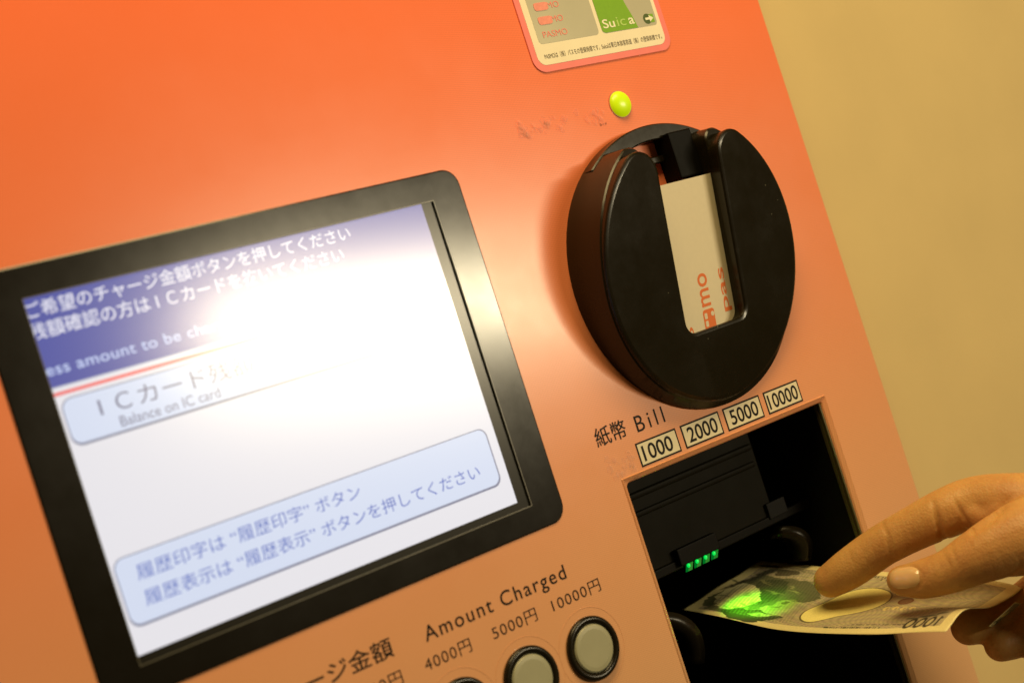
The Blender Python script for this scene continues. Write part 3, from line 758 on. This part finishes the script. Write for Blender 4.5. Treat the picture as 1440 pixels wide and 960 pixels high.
# ------------------------------------------------------------------ hand
def tube_bm(bm, pts, n=20, cap=True):
    """pts: list of (centre (3), radius, flatten) in face coordinates; round capsule ends"""
    P = [np.array(p[0], float) for p in pts]; R = [p[1] for p in pts]
    # resample smoothly
    k = len(P); xs = list(range(k)); Q = []; S = []
    for i in range((k-1)*6+1):
        x = i/6; Q.append(interp(P, xs, x)); S.append(float(interp([np.array([r]) for r in R], xs, x)[0]))
    # hemispherical start and end
    d0 = Q[0]-Q[1]; d0 /= np.linalg.norm(d0); d1 = Q[-1]-Q[-2]; d1 /= np.linalg.norm(d1)
    pre = [(Q[0]+d0*S[0]*math.sin(a)*1.0, S[0]*max(0.03, math.cos(a))) for a in np.linspace(math.pi/2, 0, 8)[:-1]]
    post = [(Q[-1]+d1*S[-1]*math.sin(a), S[-1]*max(0.03, math.cos(a))) for a in np.linspace(0, math.pi/2, 8)[1:]]
    allp = pre+list(zip(Q, S))+post
    prev = None; rings = []
    up = np.array([0.0, 1.0, 0.1])
    for i, (c, r) in enumerate(allp):
        a = allp[max(0, i-1)][0]; b = allp[min(len(allp)-1, i+1)][0]; t = b-a; t /= np.linalg.norm(t)
        u = np.cross(t, up); u /= np.linalg.norm(u); v = np.cross(u, t)
        rings.append([bm.verts.new(W(*(c+r*(math.cos(q)*u+math.sin(q)*v)))) for q in [2*math.pi*j/n for j in range(n)]])
    for a, b in zip(rings, rings[1:]):
        for j in range(n): bm.faces.new((a[j], a[(j+1) % n], b[(j+1) % n], b[j]))
    bm.faces.new(rings[0]); bm.faces.new(rings[-1][::-1])

def F(px, py, d, rpx): return (at(px, py, d), rpx/2100*d)
index = [F(1168, 816, 738, 24), F(1196, 798, 733, 28.5), F(1240, 767, 726, 29.5), F(1284, 743, 720, 31.5), F(1328, 722, 714, 35), F(1372, 706, 710, 37), F(1430, 706, 700, 42), F(1520, 720, 690, 55)]
thumb = [F(1269, 816, 698, 22), F(1296, 814, 694, 27.5), F(1334, 803, 688, 31), F(1372, 784, 682, 38), F(1412, 766, 680, 47), F(1460, 752, 680, 58), F(1530, 750, 684, 72)]
middle = [F(1362, 882, 712, 25), F(1388, 874, 716, 28), F(1430, 856, 722, 30), F(1480, 820, 722, 34), F(1540, 770, 715, 46)]
ring = [F(1407, 907, 706, 23), F(1430, 898, 710, 26), F(1475, 875, 715, 29), F(1520, 838, 715, 34), F(1570, 790, 708, 46)]
pinky = [F(1462, 932, 700, 20), F(1490, 915, 702, 22), F(1530, 885, 705, 26), F(1590, 820, 700, 40)]
palm = [F(1420, 728, 700, 44), F(1520, 740, 698, 78), F(1640, 770, 690, 110), F(1760, 800, 680, 105)]
web = [F(1372, 722, 704, 24), F(1410, 735, 700, 36), F(1470, 745, 694, 50)]
wrist = [F(1700, 790, 684, 100), F(1850, 840, 670, 88), F(2000, 900, 660, 84)]
bm = bmesh.new()
for ch in (index, thumb, middle, ring, pinky, palm, web, wrist): tube_bm(bm, ch)
bmesh.ops.triangulate(bm, faces=[f for f in bm.faces if len(f.verts) > 4])
bmesh.ops.recalc_face_normals(bm, faces=bm.faces)
me = bpy.data.meshes.new('hand_raw'); bm.to_mesh(me); bm.free()
tmp = bpy.data.objects.new('hand_raw', me); col.objects.link(tmp)
rm = tmp.modifiers.new('r', 'REMESH'); rm.mode = 'VOXEL'; rm.voxel_size = 0.0010
sm = tmp.modifiers.new('s', 'SMOOTH'); sm.factor = 0.5; sm.iterations = 9
dg = bpy.context.evaluated_depsgraph_get(); dg.update()
hm = bpy.data.meshes.new_from_object(tmp.evaluated_get(dg)); bpy.data.objects.remove(tmp)
# creases and folds pressed into the skin
n = len(hm.vertices); co = np.empty(n*3); hm.vertices.foreach_get('co', co); co = co.reshape(-1, 3)
nv = np.empty(n*3); hm.vertices.foreach_get('normal', nv); nv = nv.reshape(-1, 3)
fc = np.stack([co[:, 0]*1000, co[:, 2]*1000-Z0, -co[:, 1]*1000], 1)      # back to x, y, h
rel = fc-np.array(CAM); dep = rel@CD; ppx = 720+2100*(rel@CR)/dep; ppy = 480-2100*(rel@CU)/dep
disp = np.zeros(n)
def crease(pts, depth, width, dmax=760):
    """furrow along a polyline drawn over the near side of the hand"""
    global disp
    P = np.array(pts, float); best = np.full(n, 1e9); tt = np.zeros(n); L = len(P)-1
    for i in range(L):
        a, b = P[i], P[i+1]; e = b-a; q = np.clip(((ppx-a[0])*e[0]+(ppy-a[1])*e[1])/(e@e), 0, 1)
        d = np.hypot(ppx-a[0]-q*e[0], ppy-a[1]-q*e[1]); k = d < best; best = np.where(k, d, best); tt = np.where(k, (i+q)/L, tt)
    front_side = (nv@np.array([CD[0], -CD[2], CD[1]])) < 0.05
    disp -= depth*np.exp(-(best/width)**2)*np.sin(np.pi*np.clip(tt, 0.04, 0.96))**0.6*front_side*(dep < dmax)
crease([(1238, 730), (1247, 752), (1250, 775), (1262, 792)], 0.45, 2.2)      # index, end joint
crease([(1241, 732), (1251, 755), (1254, 778)], 0.30, 1.6)
for k in range(34):
    q = k/34; x0 = 1185+150*q+random.uniform(-6, 6); y0 = 800-62*q+random.uniform(-16, 14); l = random.uniform(8, 22)
    crease([(x0, y0-l), (x0+0.25*l, y0), (x0+0.6*l, y0+0.8*l)], random.uniform(0.05, 0.14), random.uniform(1.3, 2.0))
for k in range(26):
    x0 = random.uniform(1305, 1435); y0 = random.uniform(765, 822)-(x0-1305)*0.12; l = random.uniform(7, 18)
    crease([(x0, y0-l), (x0+0.3*l, y0), (x0+0.45*l, y0+l)], random.uniform(0.05, 0.14), random.uniform(1.3, 2.0))
crease([(1190, 768), (1200, 790), (1206, 812)], 0.22, 1.8)
crease([(1312, 706), (1318, 730), (1324, 752), (1336, 764)], 1.6, 4.0)      # index, middle joint
crease([(1342, 702), (1354, 724), (1366, 744), (1370, 752)], 1.0, 3.2)
crease([(1368, 748), (1392, 730), (1406, 716), (1416, 704)], 1.8, 4.5)      # fold above the thumb
crease([(1326, 776), (1334, 792), (1336, 812)], 0.40, 2.2)                  # thumb knuckle wrinkles
for q0 in (0, 1):
    crease([(1273+25.5*math.cos(a), 813+18.5*math.sin(a)) for a in np.linspace(-1.9+q0*1.75, 0.15+q0*1.75, 9)], 0.40, 2.0)
crease([(1337, 772), (1345, 788), (1349, 806)], 0.34, 2.0)
crease([(1318, 782), (1322, 798), (1322, 816)], 0.22, 1.8)
crease([(1412, 815), (1426, 806), (1437, 790)], 0.5, 3)
co += nv*(disp[:, None]*0.001)
hm.vertices.foreach_set('co', co.ravel()); hm.update(); hm.materials.clear()
def skin_material():
    mt = bpy.data.materials.new('skin'); mt.use_nodes = True; nt = mt.node_tree; N = nt.nodes; L = nt.links; b = N['Principled BSDF']
    tc = N.new('ShaderNodeTexCoord')
    n1 = N.new('ShaderNodeTexNoise'); n1.inputs['Scale'].default_value = 38; n1.inputs['Detail'].default_value = 9; n1.inputs['Roughness'].default_value = 0.62; L.new(tc.outputs['Object'], n1.inputs['Vector'])
    cr = N.new('ShaderNodeValToRGB'); L.new(n1.outputs['Fac'], cr.inputs[0])
    e = cr.color_ramp.elements; e[0].position = 0.3; e[0].color = (0.50, 0.235, 0.075, 1); e[1].position = 0.7; e[1].color = (0.68, 0.39, 0.125, 1)
    L.new(cr.outputs[0], b.inputs['Base Color'])
    b.inputs['Roughness'].default_value = 0.48; b.inputs['Specular IOR Level'].default_value = 0.4
    b.inputs['Subsurface Weight'].default_value = 0.25; b.inputs['Subsurface Radius'].default_value = (1, 0.35, 0.18); b.inputs['Subsurface Scale'].default_value = 0.003
    v = N.new('ShaderNodeTexVoronoi'); v.inputs['Scale'].default_value = 900; L.new(tc.outputs['Object'], v.inputs['Vector'])
    n2 = N.new('ShaderNodeTexNoise'); n2.inputs['Scale'].default_value = 350; n2.inputs['Detail'].default_value = 6; L.new(tc.outputs['Object'], n2.inputs['Vector'])
    ad = N.new('ShaderNodeMath'); ad.operation = 'MULTIPLY_ADD'; ad.inputs[1].default_value = 0.5; L.new(v.outputs['Distance'], ad.inputs[0]); L.new(n2.outputs['Fac'], ad.inputs[2])
    bp = N.new('ShaderNodeBump'); bp.inputs['Strength'].default_value = 0.45; bp.inputs['Distance'].default_value = 0.0005
    L.new(ad.outputs[0], bp.inputs['Height']); L.new(bp.outputs[0], b.inputs['Normal'])
    return mt
M['skin'] = skin_material()
hand = link('hand', hm, M['skin'], None, smooth=True)
tag(hand, 'bare right hand reaching in from the right, index finger and thumb pinching the banknote', 'hand')
# thumb nail: a curved plate lying on the thumb's near side
from mathutils.bvhtree import BVHTree
tree = BVHTree.FromPolygons([v.co.copy()+Vector(hand.location) for v in hm.vertices], [tuple(p.vertices) for p in hm.polygons])
def on_hand(px, py, lift):
    o = W(*CAM); d = (W(*at(px, py, 700))-o).normalized(); hit = tree.ray_cast(o, d)
    return hit[0]+hit[1]*lift*0.001 if hit[0] is not None else W(*at(px, py, 690))
def nail(cx, cy, a, b, rot, name='nail'):
    v = []; f = []; nr, na = 8, 28
    v.append(on_hand(cx, cy, 0.75))
    for i in range(1, nr+1):
        for j in range(na):
            q = 2*math.pi*j/na; k = i/nr
            ex = abs(math.cos(q))**0.75*math.copysign(1, math.cos(q)); ey = abs(math.sin(q))**0.75*math.copysign(1, math.sin(q))
            x, y = a*k*ex, b*k*ey
            X = cx+x*math.cos(rot)-y*math.sin(rot); Y = cy+x*math.sin(rot)+y*math.cos(rot)
            v.append(on_hand(X, Y, 0.80*(1-k**4)-0.10))
    for j in range(na): f.append((0, 1+j, 1+(j+1) % na))
    for i in range(nr-1):
        for j in range(na): f.append((1+i*na+j, 1+i*na+(j+1) % na, 1+(i+1)*na+(j+1) % na, 1+(i+1)*na+j))
    me = mesh_py(name, v, f); bmx = bmesh.new(); bmx.from_mesh(me); bmesh.ops.smooth_vert(bmx, verts=bmx.verts, factor=0.4, use_axis_x=True, use_axis_y=True, use_axis_z=True)
    bmesh.ops.recalc_face_normals(bmx, faces=bmx.faces); bmx.to_mesh(me); bmx.free()
    return link(name, me, M['nail'], hand, smooth=True)
nail(1272, 812, 23, 16, math.radians(-6))
